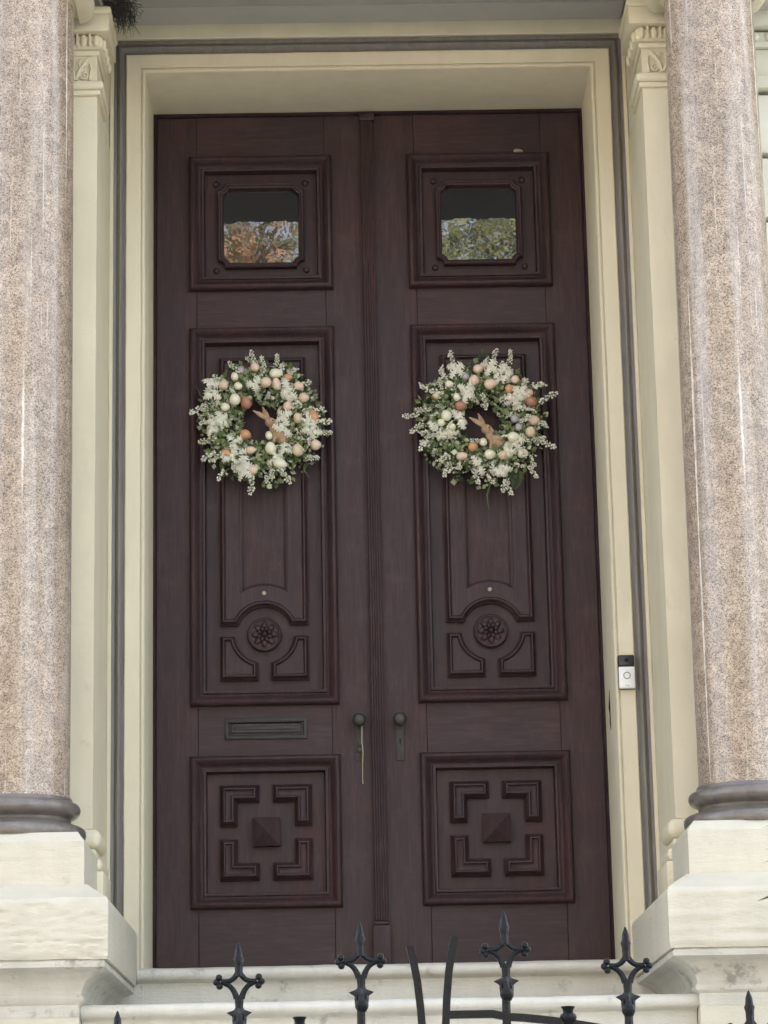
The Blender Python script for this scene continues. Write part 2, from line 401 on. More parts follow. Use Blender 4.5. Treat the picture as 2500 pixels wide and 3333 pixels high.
# ------------------------------------------------------------------ portico: ceiling, beam, columns
ceil_o = link('porch_ceiling', boxm('porch_ceiling', -.99, .99, -1.03, -.43, 3.60, 3.66, M_ceil, .003)); ceil_o['kind'] = 'structure'
link('ceiling_board', boxm('ceiling_board', -.985, .985, -.60, -.4455, 3.590, 3.5985, M_ceil, .006, 3), ceil_o)
link('ceiling_board', boxm('ceiling_board', -.985, .985, -1.02, -.602, 3.5905, 3.598, M_ceil, .004, 2), ceil_o)
ent = thing('entablature', 'grey shaded porch beam carried by the two granite columns above the doorway', 'beam', (0, -1.2, 3.44))
link('front_beam', boxm('front_beam', -1.62, 1.62, -.20, .204, 0.036, .75, M_beam_shade, .004), ent)
for s in (-1, 1):
    x0, x1 = sorted((s*.985, s*1.5)); link('side_beam', boxm('side_beam', x0, x1, .2045, .52, .012, .75, M_ceil, .004), ent)
link('cornice', boxm('cornice', -1.75, 1.75, -.40, .17, .751, .92, M_cream, .02, 3), ent)
link('roof_slab', boxm('roof_slab', -1.70, 1.70, -.36, .75, .921, .99, M_cream, .004), ent)

CX, CY = 1.217, -1.2
def column(s):
    t = thing('column', ('left' if s < 0 else 'right')+' polished pink granite column with pale drip streaks', 'column', (s*CX, CY, .30), 'granite porch columns')
    sh = []
    for i in range(25):
        f = i/24; sh.append((.1685-.0105*f**1.6, .178+f*2.84))
    link('shaft', lathe('shaft', [(.174, .170), (.1725, .176)]+sh, M_granite, 72), t)
    b = []
    b += [(.219, .036), (.223, .05), (.222, .064), (.212, .075), (.196, .081), (.178, .086), (.172, .094), (.174, .102), (.184, .108)]
    b += [(.192, .112)]+[(.186+.018*math.cos(a), .134+.022*math.sin(a)) for a in [(-.9+2.3*i/10) for i in range(11)]]+[(.180, .160), (.176, .171)]
    link('base', lathe('base', b, M_base, 80), t)
    cap = link('capital', lathe('capital', [(.159, 3.02), (.172, 3.03), (.174, 3.045), (.165, 3.055), (.19, 3.085), (.205, 3.10)], M_cream, 56), t)
    link('abacus', boxm('abacus', -.2, .2, -.2, .2, 3.112, 3.175, M_cream, .006, 2), cap)
    for q in (-1, 1):
        vs, fs = [], []
        pts = []
        for i in range(34):
            a = -PI/2*q+q*i*.36; r = .058*(1-i/37.0)
            pts.append((q*.165+r*math.cos(a), 0, 3.075+r*math.sin(a)*.8))
        tubev(pts, .011, 6, vs, fs, 14)
        link('volute', mesh('volute', vs, fs, M_cream, 50), cap)
    return t
for s in (-1, 1): column(s)

# ------------------------------------------------------------------ pedestals
def pedestal(s):
    lab = 'rough flaking cream stone pedestal under the left column' if s < 0 else 'smoother cream stone pedestal under the right column, plant tips at its edge'
    t = thing('pedestal', lab, 'pedestal', (0, 0, GROUND), 'stone column pedestals')
    def X(a, b): return (a, b) if s > 0 else (-b, -a)
    ro = .0078 if s < 0 else .004
    def pc(name, levels, rough, seed, mat=M_stone, step=.010, lay=True):
        L = []
        for z, a, b, c, d in levels: L.append((z, *X(a, b), c, d))
        link(name, loft(name, L, mat, step, rough, seed, 38, lay, .007), t, (0, 0, H0))
    # plinth right under the column base, with a sloping wash on top
    pc('plinth', [(.15, .975, 1.459, -1.442, -.948), (.302, .975, 1.459, -1.442, -.948), (.3365, 1.0, 1.434, -1.41, -.948)], ro*.28, 3.3+s)
    # big block: rough face, sloping wash
    e = .883
    pc('block', [(-.088, e+.004, 1.55, -1.594, -.437), (-.07, e, 1.554, -1.60, -.437), (.09, e, 1.554, -1.60, -.437), (.104, e+.006, 1.548, -1.592, -.437), (.1605, .965, 1.469, -1.45, -.437)], ro, 8.1*s)
    # hollow moulding below
    mo = [(-.262, .981, 1.456, -1.502, -.437), (-.224, .981, 1.456, -1.502, -.437), (-.214, .971, 1.466, -1.512, -.437), (-.200, .969, 1.468, -1.514, -.437), (-.192, .976, 1.461, -1.507, -.437), (-.176, .972, 1.465, -1.511, -.437), (-.15, .958, 1.479, -1.525, -.437),
          (-.128, .932, 1.505, -1.551, -.437), (-.117, .905, 1.532, -1.578, -.437), (-.112, .895, 1.542, -1.588, -.437), (-.098, .893, 1.544, -1.590, -.437), (-.089, .899, 1.538, -1.584, -.437), (-.06, .91, 1.52, -1.57, -.437)]
    pc('hollow_moulding', mo, ro*.3, 5+s, M_stain)
    pc('body', [(GROUND+.002, .983, 1.454, -1.50, -.437), (-.261, .983, 1.454, -1.50, -.437)], .002, 1+s, M_stone, .05)
for s in (-1, 1): pedestal(s)

# ------------------------------------------------------------------ pilasters
def pilaster(s):
    t = thing('pilaster', 'cream pilaster with carved capital behind the '+('left' if s < 0 else 'right')+' granite column', 'pilaster', (s*1.12, -.8, .10), 'pilasters flanking the doorway')
    def P(name, a, b, y, z0, z1, bev=.002, seg=1, yb=-.437, par=None):
        x0, x1 = (a, b) if s > 0 else (-b, -a)
        me = boxm(name, x0-s*1.12, x1-s*1.12, y+.8, yb+.8, z0-.1, z1-.1, M_cream, bev, seg); return link(name, me, par or t)
    xs = (.996-1.12, 1.36-1.12) if s > 0 else (1.12-1.36, 1.12-.996)
    link('shaft', loft('shaft', [(.305, *xs, -.147, .363), (.308, xs[0]-.0, xs[1], -.15, .363), (2.988, *xs, -.15, .363)], M_cream, .03, .0022, 2.0+s, 38, False, .03), t)
    # base: two rolls and a block
    K = -.70
    P('base_roll', .968, 1.388, -.978, .338, .404, .026, 4, K)
    P('base_fillet', .985, 1.37, -.962, .306, .337, .004, 1, K)
    P('base_roll', .962, 1.393, -.982, .258, .305, .020, 4, K)
    P('base_block', .955, 1.40, -.99, .162, .257, .004, 2, K)
    # neck, collar, capital
    P('collar', .974, 1.382, -.975, 3.108, 3.142, .012, 3, K)
    P('collar_fillet', .985, 1.37, -.962, 3.0885, 3.1075, .004, 2, K)
    nk = P('neck', .999, 1.357, -.948, 3.1425, 3.245, .002)
    P('capital_bell', .990, 1.366, -.955, 3.2455, 3.268, .008, 3, K)
    eg = P('egg_band', .975, 1.381, -.972, 3.2685, 3.322, .018, 3, K)
    P('abacus', .952, 1.41, -1.0, 3.3225, 3.388, .003, 2, K)
    P('abacus_lip', .944, 1.42, -1.010, 3.3885, 3.418, .010, 3, K)
    P('return_wall', .9975, 1.36, -.94, 3.2455, 3.44, .001)
    P('return_wall', .9965, 1.36, -.94, .10, .404, .001)
    # egg carvings, with darts, on the front and the return
    for k in range(6):
        vs, fs = [], []; ballv((0, 0, 0), .019, vs, fs, 8, 6, (.75, .55, 1.25))
        me = mesh('egg_carving', vs, fs, M_cream, 60)
        link('egg_carving', me, eg, (s*(1.0+.046*k-1.12), -.972+.8, 3.296-.1))
        if k < 5: link('dart_carving', boxm('dart_carving', -.004, .004, -.010, .004, -.022, .024, M_cream, .002), eg, (s*(1.023+.046*k-1.12), -.972+.8, 3.296-.1))
    for k in range(4):
        vs, fs = [], []; ballv((0, 0, 0), .019, vs, fs, 8, 6, (.5, .75, 1.2))
        link('egg_carving', mesh('egg_carving', vs, fs, M_cream, 60), eg, (s*(.975-1.12), -.93+.07*k+.8, 3.296-.1))
    # scrolled leaf carving on the neck
    vs, fs = [], []
    for q in (-1, 1):
        for sc, ox, oz in ((1, .032, -.022), (.8, .026, .022)):
            pts = []
            for i in range(22):
                a = PI*.5+i*.42; r = .020*sc*(1-i/26)
                pts.append((1.075+q*(ox+r*math.cos(a)), -.951, 3.192+oz+r*math.sin(a)))
            tubev(pts, [.0058*(1-.5*i/21) for i in range(22)], 5, vs, fs)
        tubev([(1.075+q*.002, -.951, 3.150), (1.075+q*.012, -.955, 3.18), (1.075+q*.036, -.953, 3.222), (1.075+q*.048, -.951, 3.236)], [.007, .008, .006, .003], 5, vs, fs)
        tubev([(1.075+q*.05, -.951, 3.150), (1.075+q*.058, -.955, 3.19), (1.075+q*.05, -.951, 3.215)], [.006, .006, .003], 5, vs, fs)
    vs = [Vector((s*(v[0]-1.12), v[1]+.8, v[2]-.1)) for v in vs]
    link('leaf_carving', mesh('leaf_carving', vs, fs, M_cream, 50), nk)
for s in (-1, 1): pilaster(s)

# ------------------------------------------------------------------ door surround
sur = thing('door_surround', 'cream and brown moulded casing around the tall double door', 'door frame', (0, -.435, 0))
W, HD = .86, 3.40
pathU = [(W, -.03+(HD+.03)*i/110) for i in range(111)]+[(W-2*W*i/56, HD) for i in range(1, 57)]+[(-W, HD-(HD+.03)*i/110) for i in range(1, 111)]      # left-hand side of this path is inside; negative inset goes outwards
def U(name, prof, mat, smooth=35):
    me = sweep(name, pathU, [(-d, h) for d, h in prof], mat, False, False, smooth)
    for v in me.vertices:
        c = v.co; q = noise.noise(Vector((c.x*7, c.y*7, c.z*7)))*.0011+noise.noise(Vector((c.x*31, c.y*20, c.z*31)))*.0006
        if c.y < -.3: v.co = (c.x+q, c.y+q*.8, c.z+q)
        if v.co.z > HD+.07: v.co.z = HD+.0745+(v.co.z-HD-.0745)*1.22      # the head is a little deeper than the sides
    return link(name, me, sur, (0, .435, 0))
U('reveal_and_casing', [(0, -.06), (0, .424), (.003, .431), (.008, .435), (.013, .433), (.015, .428), (.017, .428), (.0175, .436), (.071, .436), (.0745, .432), (.0745, .405)], M_head)
U('brown_moulding', [(.0748, .400), (.0748, .427), (.082, .427), (.084, .429), (.089, .438), (.096, .442), (.103, .438), (.107, .430), (.110, .427), (.1215, .430), (.1215, .400)], M_brown)
for s in (-1, 1):
    x0, x1 = sorted((s*.9822, s*.9975)); link('outer_fillet', boxm('outer_fillet', x0, x1, 0, .2, .10, 3.523, M_cream, .002), sur)
link('head_fascia', boxm('head_fascia', -.995, .995, -.010, .2, 3.5335, 3.5995, M_cream, .003), sur)
for s in (-1, 1):
    x0, x1 = sorted((s*.861, s*1.0)); link('jamb_base', boxm('jamb_base', x0, x1, .0012, .5, -.5, -.031, M_step, .002), sur)
# worn latch slot cut in the right-hand reveal
vs, fs = [], []
tubev([(.8595, .235, .84), (.8593, .236, .87), (.8595, .233, .90), (.8590, .234, .925), (.8594, .236, .95), (.8595, .235, .99)], [.001, .004, .003, .0055, .0035, .001], 6, vs, fs)
link('latch_slot', mesh('latch_slot', vs, fs, M_void, 50), sur)
# brown timber frame inside the opening
link('timber_frame', sweep('timber_frame', [(W, 0.0), (W, HD), (-W, HD), (-W, 0.0)], [(0.0005, -.02), (0.0005, .012), (.006, .014), (.011, .006), (.0125, -.02)], M_wood, False, False), sur, (0, .435, 0))

# ------------------------------------------------------------------ door leaves
BOL = [(0, 0), (0, .020), (.003, .028), (.009, .036), (.016, .038), (.022, .034), (.032, .018), (.039, .006), (.043, .004), (.046, .004), (.048, .012), (.053, .0145), (.058, .013), (.0605, .002), (.0625, -.026), (.068, -.026)]
def leaf(s):
    lab = ('left tall mahogany door leaf with mail slot and small square window' if s < 0 else 'right tall mahogany door leaf without a mail slot, keyhole plate below its knob')
    t = thing('door_leaf', lab, 'door', (s*.434, 0, 0), 'leaves of the double door')
    def L(name, me, par=None): return link(name, me, par or t)
    # u: 0 at the panel axis, positive away from the meeting line on both leaves (mirrored)
    def B(name, a, b, z0, z1, mat, y0=0.0, y1=.045, bev=.0015, seg=1, par=None):
        x0, x1 = sorted((s*a, s*b)); return L(name, boxm(name, x0, x1, y0, y1, z0, z1, mat, bev, seg), par)
    B('stile', .2545, .4135, .004, 3.386, M_wood); B('stile', -.4325, -.2545, .004, 3.386, M_wood)
    for z0, z1 in ((.004, .2515), (.7675, 1.0195), (2.4655, 2.6795), (3.1805, 3.386)): B('rail', -.254, .254, z0, z1, M_woodh)
    # three framed panels
    fields = {}
    for nm, z0, z1 in (('lower_panel', .222, .797), ('middle_panel', .990, 2.495), ('upper_panel', 2.651, 3.212)):
        fields[nm] = L(nm, sweep(nm, rect(-.284, .284, z0, z1), BOL, M_wood, True, nm != 'upper_panel'))
    lo, mi, hi = fields['lower_panel'], fields['middle_panel'], fields['upper_panel']
    # lower panel: four corner frets and a pyramid
    fp_ = [(0, -.026), (0, -.006), (.005, .000), (.0065, .006), (.015, .018), (.0195, .019), (.022, .008), (.027, .005)]
    cz = .509; wd = .066
    for a in (-1, 1):
        for b in (-1, 1):
            u0, u1 = .025, .174; v0, v1 = .024, .180
            P = [(u0, v1-wd), (u1-wd, v1-wd), (u1-wd, v0), (u1, v0), (u1, v1), (u0, v1)]
            P = [(a*u, cz+b*v) for u, v in P]
            if a*b > 0: pass
            area = sum(P[i][0]*P[(i+1) % 6][1]-P[(i+1) % 6][0]*P[i][1] for i in range(6))
            if area < 0: P = P[::-1]
            L('corner_fret', sweep('corner_fret', P, fp_, M_wood), lo)
    L('pyramid_boss', sweep('pyramid_boss', rect(-.052, .052, .456, .564), [(0, -.026), (0, .010), (.0035, .013), (.0518, .050)], M_wood, smooth=20), lo)
    # middle panel: arched raised panel, two quarter frets, rosette
    ac, R = 1.270, .106
    a0 = math.asin((1.305-ac)/R)
    P = [(-.170, 2.377), (-.170, 1.305)]+arc(0, ac, R, PI-a0, a0, 20)+[(.170, 1.305), (.170, 2.377)]
    ap = [(0, -.026), (0, -.007), (.004, -.004), (.0055, .005), (.012, .0145), (.016, .015), (.0195, .009), (.0235, .004), (.024, .004)]
    L('arched_panel', sweep('arched_panel', P, ap, M_wood, True, False), mi)
    # sunken centre with curved foot
    q = arc(0, 1.330, .126, PI-.86, .86, 12)
    P2 = [(-.094, 2.30)]+[(u*1.13, z) for u, z in q]+[(.094, 2.30)]
    ou = [Vector((q_.x, -.004, q_.y)) for q_ in offs(P, .0238)]; ho = [Vector((u, -.004, z)) for u, z in P2]
    L('panel_field', mesh('panel_field', ou+ho, geometry.tessellate_polygon([ou, ho]), M_wood), mi)
    L('sunken_centre', sweep('sunken_centre', P2, [(0, .004), (.001, -.001), (.004, -.002), (.013, -.0135), (.015, -.014), (.0155, -.0205), (.017, -.0205)], M_wood), mi)
    Rf = .112
    for a in (-1, 1):
        th0 = math.asin((ac-1.263)/Rf); th1 = math.acos(.024/Rf)
        pts = arc(0, ac, Rf, -th1, -th0, 12)        # from near the axis up to the side
        P3 = [(.170, 1.263), *[(u, z) for u, z in reversed(pts)], (.024, 1.091), (.170, 1.091)]
        P3 = [(a*u, z) for u, z in P3]
        n_ = len(P3); area = sum(P3[i][0]*P3[(i+1) % n_][1]-P3[(i+1) % n_][0]*P3[i][1] for i in range(n_))
        if area < 0: P3 = P3[::-1]
        L('quarter_fret', sweep('quarter_fret', P3, ap[:7]+[(.022, .001)], M_wood), mi)
    rz = L('rosette', lathe('rosette', [(.066, 0), (.066, .018), (.0645, .0225), (.061, .0255), (.057, .0245), (.054, .020), (.048, .0185), (.0, .020)], M_wood, 40, 40, False), mi)
    rz.rotation_euler = (PI/2, 0, 0); rz.location = (0, .0262, 1.268)
    vs, fs = [], []
    for ringn, (cnt, r0, wdt, hh) in enumerate(((8, .035, .0165, .0165), (8, .021, .0110, .0215))):
        for k in range(cnt):
            a = 2*PI*(k+.5*ringn)/cnt; b0 = len(vs); sub, fb = [], []
            ballv((0, 0, 0), 1, sub, fb, 8, 6, (wdt*1.15, wdt*.82, hh))
            for v in sub:
                v2 = Vector((v.x+r0, v.y, v.z)); notch = math.exp(-(v.y/.004)**2)*.003 if v.z > 0 else 0
                vs.append(Vector((v2.x*math.cos(a)-v2.y*math.sin(a), v2.x*math.sin(a)+v2.y*math.cos(a), v2.z+.005-notch+ringn*.002)))
            fs += [tuple(b0+i for i in f) for f in fb]
    ballv((0, 0, .022), .0098, vs, fs, 10, 8)
    pt = link('petals', mesh('petals', vs, fs, M_wood, 50), mi, (0, .0165, 1.268), (PI/2, 0, 0))
    pb = L('peephole', lathe('peephole', [(.0085, 0), (.0085, .005), (.007, .007), (.003, .0075)], M_peep, 20), mi); pb.rotation_euler = (PI/2, 0, 0); pb.location = (0, .001, 1.428)
    # upper panel: window with scooped corners
    def scoop(hu, v0, v1, r):
        n = 6
        return arc(-hu, v0, r, PI/2, 0, n)+arc(hu, v0, r, PI, PI/2, n)+arc(hu, v1, r, -PI/2, -PI, n)+arc(-hu, v1, r, 0, -PI/2, n)
    wf = L('window_frame', sweep('window_frame', scoop(.172, 2.750, 3.105, .030), [(0, -.026), (0, .002), (.005, .007), (.010, .006), (.014, .000), (.019, -.001), (.023, -.010), (.024, -.036)], M_wood, True, False), hi)
    ho = [Vector((u, .026, z)) for u, z in scoop(.172, 2.750, 3.105, .030)]; ou = [Vector((u, .026, z)) for u, z in rect(-.2165, .2165, 2.7185, 3.1445)]
    L('window_field', mesh('window_field', ou+ho, geometry.tessellate_polygon([ou, ho]), M_wood), hi)
    L('pane', boxm('pane', -.16, .16, .032, .036, 2.762, 3.093, M_glass, 0), hi)
    for a in (-1, 1):
        for z in (2.745, 3.110):
            b = L('corner_boss', lathe('corner_boss', [(.013, 0), (.013, .006), (.009, .011), (.003, .013)], M_wood, 16), hi); b.rotation_euler = (PI/2, 0, 0); b.location = (a*.178, .0262, z)
    # knob with long plate
    ku = -.357          # towards the meeting line
    pl = B('knob_plate', ku-.0165, ku+.0165, .770, .962, M_bronze2, -.0045, .001, .002, 2)
    kn = L('knob', lathe('knob', [(.019, 0), (.019, .006), (.011, .010), (.0095, .03), (.016, .034), (.0235, .042), (.0258, .053), (.0225, .063), (.014, .069), (.004, .071)], M_bronze, 28)); kn.rotation_euler = (PI/2, 0, 0); kn.location = (s*ku, -.004, .921)
    if s > 0:
        L('keyhole', mesh('keyhole', *(lambda: (lambda vs, fs: (ballv((s*ku, -.0045, .850), .005, vs, fs, 8, 4, (1, .25, 1)), tubev([(s*ku, -.0045, .848), (s*ku, -.0045, .833)], [.0025, .0035], 6, vs, fs), (vs, fs))[-1])([], []))(), M_void, 50), pl)
    else:
        L('thumb_turn', lathe('thumb_turn', [(.010, 0), (.010, .006), (.006, .009)], M_bronze, 18), pl).matrix_world = Matrix.Translation((s*ku, -.0045, .838)) @ Matrix.Rotation(PI/2, 4, 'X')
        L('thumb_turn', lathe('thumb_turn', [(.010, 0), (.010, .006), (.006, .009)], M_bronze, 18), pl).matrix_world = Matrix.Translation((s*ku, -.0045, .812)) @ Matrix.Rotation(PI/2, 4, 'X')
        # mail slot
        ms = L('mail_slot', sweep('mail_slot', rect(-.154, .160, .861, .943), [(0, 0), (0, .006), (.003, .008), (.014, .008), (.017, .004), (.018, .001)], M_bronze2))
        L('flap', sweep('flap', rect(-.132, .138, .884, .924), [(0, .0005), (0, .004), (.005, .007), (.012, .006), (.016, .0085)], M_bronze2), ms)
        L('hood', boxm('hood', -.133, .139, -.014, -.001, .9245, .931, M_bronze2, .002), ms)
        # reeded strip covering the meeting line
        ax = .434-.0065
        st = L('meeting_strip', boxm('meeting_strip', ax-.024, ax+.024, -.030, -.0005, .166, 3.352, M_wood, .002))
        for k in range(5):
            vs, fs = [], []; tubev([(ax-.019+.0095*k, -.0295, .168), (ax-.019+.0095*k, -.0295, 3.35)], .0046, 8, vs, fs)
            link('reed', mesh('reed', vs, fs, M_wood, 60), st)
        L('strip_foot', boxm('strip_foot', ax-.034, ax+.034, -.042, -.0005, .004, .150, M_wood, .004, 2)); L('strip_foot_cap', boxm('strip_foot_cap', ax-.028, ax+.028, -.036, -.0005, .1505, .1655, M_wood, .006, 2))
        L('strip_head', boxm('strip_head', ax-.031, ax+.031, -.036, -.0005, 3.3525, 3.385, M_wood, .004, 2))
    return t
leafL = leaf(-1); leafR = leaf(1)

# ------------------------------------------------------------------ stoop
stoop = thing('stoop', 'worn cream painted stone steps rising to the door sill', 'steps', (0, -2.5, GROUND))
def step(name, x0, x1, yf, yb, zt, zb, noz, seed):
    vs, fs = [], []
    pr = [(yb, zt+.030 if name == 'sill' else zt+.004), (yf+.05, zt+(.006 if name == 'sill' else .002)), (yf+.02, zt+.001), (yf+.008, zt-.004), (yf+.001, zt-.012), (yf, zt-.022), (yf+.003, zt-.032), (yf+.012, zt-.040), (yf+.026, zt-.044), (yf+.040, zt-.05), (yf+.044, zt-.062), (yf+.046, zt-.09), (yf+.046, zb), (yb, zb)]
    n = 90; k = len(pr)
    for i in range(n+1):
        x = x0+(x1-x0)*i/n
        for j, (y, z) in enumerate(pr):
            e = noise.noise(Vector((x*4+seed, y*9, z*30)))*.0035+noise.noise(Vector((x*17+seed, y*9, z*50)))*.002
            inn = 0 if j in (0, k-1, k-2) else 1
            vs.append((x, y+e*inn, z+e*inn*.7))
    for i in range(n):
        for j in range(k):
            q = (j+1) % k; fs.append((i*k+j, i*k+q, (i+1)*k+q, (i+1)*k+j))
    fs.append(list(range(k))); fs.append([n*k+j for j in range(k)][::-1])
    link(name, mesh(name, vs, fs, M_step, 45), stoop, (0, 2.5, H0))
step('sill', -.8825, .8825, -.475, .05, -.031, -.40, 1, 2.0)
zt, yf, k = -.222, -1.465, 0
while zt > GROUND+.1:
    zb = max(zt-.30, GROUND+.001)
    xe = .981 if yf > -1.5 else 1.25
    step('landing' if k == 0 else 'step', -xe, xe, yf, -.40 if k == 0 else yf+.36, zt, zb, 1, 5.0+k*3); zt -= .19; yf -= .265; k += 1

# ------------------------------------------------------------------ wreaths
def dusty(seed):
    vs, fs = [], []; r = random.Random(seed); a = 0
    for k in range(4):
        a += r.uniform(.7, 2.0); ln = r.uniform(.026, .042); tk = r.uniform(.1, .8)
        out = [(0, .0025, .0025)]
        for i in range(1, 9):
            t_ = i/8; lobe = .016*math.sin(PI*min(1, .2+t_*.75))
            out.append((t_, (lobe if i % 2 else lobe*.22)*r.uniform(.75, 1.2)+.002, (lobe if (i+k) % 2 else lobe*.22)*r.uniform(.75, 1.2)+.002))
        R_ = Matrix.Rotation(a, 3, 'Y') @ Matrix.Rotation(tk, 3, 'Z') @ Matrix.Rotation(r.uniform(-.6, .6), 3, 'X')
        b = len(vs); nn = len(out); cu = r.uniform(.004, .014)
        for sx in (0, 1, -1):
            for t_, w1, w2 in out:
                wd = w1 if sx > 0 else w2
                fwd = .004 if sx else 0
                vs.append(R_ @ Vector((t_*ln+fwd, -cu*math.sin(t_*PI*.9)+(.003 if sx else 0), sx*wd)))
        for i in range(nn-1):
            fs.append((b+i, b+i+1, b+nn+i+1, b+nn+i)); fs.append((b+i, b+2*nn+i, b+2*nn+i+1, b+i+1))
    return mesh('white_leaf_spray', vs, fs, M_dusty)
def sprig(seed, ln, dense):
    r = random.Random(seed); vs, fs, mi = [], [], []
    pts = [Vector((ln*t/6, -.010*math.sin(t*.5), .010*math.sin(t*.7+seed))) for t in range(7)]
    tubev(pts, [.0014]*7, 4, vs, fs); mi += [1]*len(fs)
    for k in range(dense):
        t = r.uniform(.25, 1.0); p = pts[min(6, int(t*6))].lerp(pts[min(6, int(t*6)+1)], t*6 % 1)
        d = Vector((r.uniform(-.1, 1), r.uniform(-1, .5), r.uniform(-1, 1))).normalized()*r.uniform(.006, .016)*(1.25-.5*t)
        f0 = len(fs); tubev([p, p+d], .0009, 3, vs, fs); mi += [1]*(len(fs)-f0)
        f0 = len(fs); ballv(p+d, r.uniform(.0030, .0056), vs, fs, 5, 3, (1, 1, .8)); mi += [0 if r.random() < .72 else 2]*(len(fs)-f0)
    me = mesh('bud_sprig', vs, fs, [M_bud, M_lf[2], M_budg]); me.polygons.foreach_set('material_index', mi); return me
ME_dusty = [dusty(q) for q in range(5)]; ME_sprig = [sprig(3, .085, 34), sprig(5, .10, 40), sprig(8, .075, 30), sprig(12, .07, 38)]
def egg_me(c):
    pr = []
    for i in range(13):
        a = PI*i/12; z = -math.cos(a); r = math.sin(a)*(1-.13*z); pr.append((max(r, .001), z))
    return lathe('egg', pr, EGG[c], 18, 60, True)
ME_egg = {c: egg_me(c) for c in EGG}
def foliage(seed):
    r = random.Random(seed); vs, fs, mi = [], [], []
    for k in range(2300):
        th = r.uniform(0, 2*PI); rad = min(.245, max(.080, r.gauss(.160, .042))); dep = (1-((rad-.155)/.095)**2)
        y = -.015-max(0, dep)*.062*r.random()**.6
        c = Vector((rad*math.cos(th), y, rad*math.sin(th)))
        ln = r.uniform(.012, .030); wd = ln*r.uniform(.28, .5)
        out = Vector((math.cos(th), 0, math.sin(th))); tang = Vector((-math.sin(th), 0, math.cos(th)))
        d = (out*r.gauss(.45, .6)+tang*r.gauss(0, .7)+Vector((0, -1, 0))*r.uniform(-.1, .9)).normalized()
        sdv = d.cross(Vector((r.gauss(0, .5), -1, r.gauss(0, .5)))).normalized(); nn = d.cross(sdv)
        b = len(vs)
        vs += [c, c+d*ln*.5+sdv*wd+nn*.002, c+d*ln, c+d*ln*.5-sdv*wd+nn*.002, c+d*ln*.5]
        fs += [(b, b+1, b+4), (b+1, b+2, b+4), (b+2, b+3, b+4), (b+3, b, b+4)]
        q = r.random(); q = 0 if q < .27 else 1 if q < .60 else 2 if q < .86 else 3
        mi += [q]*4
    me = mesh('greenery', vs, fs, M_lf); me.polygons.foreach_set('material_index', mi); return me
def vine_me(seed):
    r = random.Random(seed); vs, fs = [], []
    for k in range(9):
        R_ = r.uniform(.105, .155); ph = r.uniform(0, 6.28); ex = r.uniform(-.008, .008)
        pts = [(math.cos(a)*(R_+ex*math.sin(3*a+ph)), -.012-.02*math.sin(2*a+ph*2)*.5-.004*k, math.sin(a)*(R_+ex*math.cos(2*a+ph))) for a in [2*PI*i/40 for i in range(41)]]
        tubev(pts, r.uniform(.003, .005), 5, vs, fs)
    return mesh('vine_ring', vs, fs, M_vine, 50)
def rabbit_me():
    vs, fs = [], []
    def blob(c, rad, sq=(1, 1, 1), rot=0):
        b = len(vs); sub, f2 = [], []; ballv((0, 0, 0), rad, sub, f2, 14, 10, sq)
        Rm = Matrix.Rotation(rot, 3, 'Y')
        for v in sub: vs.append(Rm @ v+Vector(c))
        fs.extend([tuple(b+i for i in f) for f in f2])
    blob((.000, 0, .000), .021, (1.05, .82, .95), .3)            # head
    blob((.016, 0, -.006), .012, (1.2, .8, .85), .35)           # muzzle
    blob((.012, .0, -.030), .020, (.85, .8, 1.15), -.3)         # neck and chest
    blob((.040, .0, -.056), .034, (1.15, .8, .95), .5)          # body
    blob((.058, .012, -.070), .024, (1.0, .6, 1.1), .2)         # haunch
    blob((.016, -.012, -.066), .011, (.8, .8, 2.0), .1)         # foreleg
    blob((.080, .004, -.066), .011)                             # tail
    for (tx, tz, dy) in ((-.064, .046, -.007), (-.030, .064, .008)):   # ears
        n = 9
        for i in range(n):
            t = i/(n-1); blob((-.008+(tx+.008)*t, dy+.002, .012+(tz-.012)*t), .0045+.0065*math.sin(PI*min(1, t*.95+.12)), (1, .6, 1))
    me = mesh('rabbit', vs, fs, M_fur, 80); return me
ME_rabbit = rabbit_me()
def fern_me():
    vs, fs = [], []
    tubev([(0, 0, 0), (.006, -.004, -.04), (.004, -.006, -.085)], [.0012, .001, .0006], 4, vs, fs)
    for k in range(14):
        t = k/14; z = -.008-.075*t; x = .006*math.sin(t*PI); ln = .030*(1-t)**.7+.004
        for sd in (-1, 1):
            b = len(vs); vs += [(x, -.004, z), (x+sd*ln*.6, -.006, z-.004), (x+sd*ln, -.004, z-.004-ln*.25), (x+sd*ln*.5, -.005, z-.0085)]
            vs[b:] = [Vector(v) for v in vs[b:]]; fs.append((b, b+1, b+2, b+3))
    return mesh('fern_frond', vs, fs, M_fern)
EGGS_L = [(625,340,60,75,'G'),(750,315,80,85,'P'),(567,405,65,80,'W'),(940,380,110,85,'W'),(465,480,90,90,'B'),(600,500,75,65,'W'),(852,465,95,90,'P'),(945,480,75,110,'P'),(1047,415,80,60,'O'),(1145,493,85,75,'P'),(570,618,95,105,'W'),(667,640,90,110,'T'),(482,690,78,70,'W'),(1190,600,90,85,'B'),(1040,675,75,80,'P'),(1272,765,90,120,'O'),(1130,785,70,90,'B'),(660,925,95,85,'O'),(870,925,65,80,'W'),(480,1100,90,75,'O'),(708,1075,85,65,'P'),(885,1055,95,110,'W'),(1130,1070,95,110,'B'),(1290,1010,95,90,'P'),(970,1190,120,85,'W'),(725,1245,90,80,'P'),(540,1120,70,60,'W')]
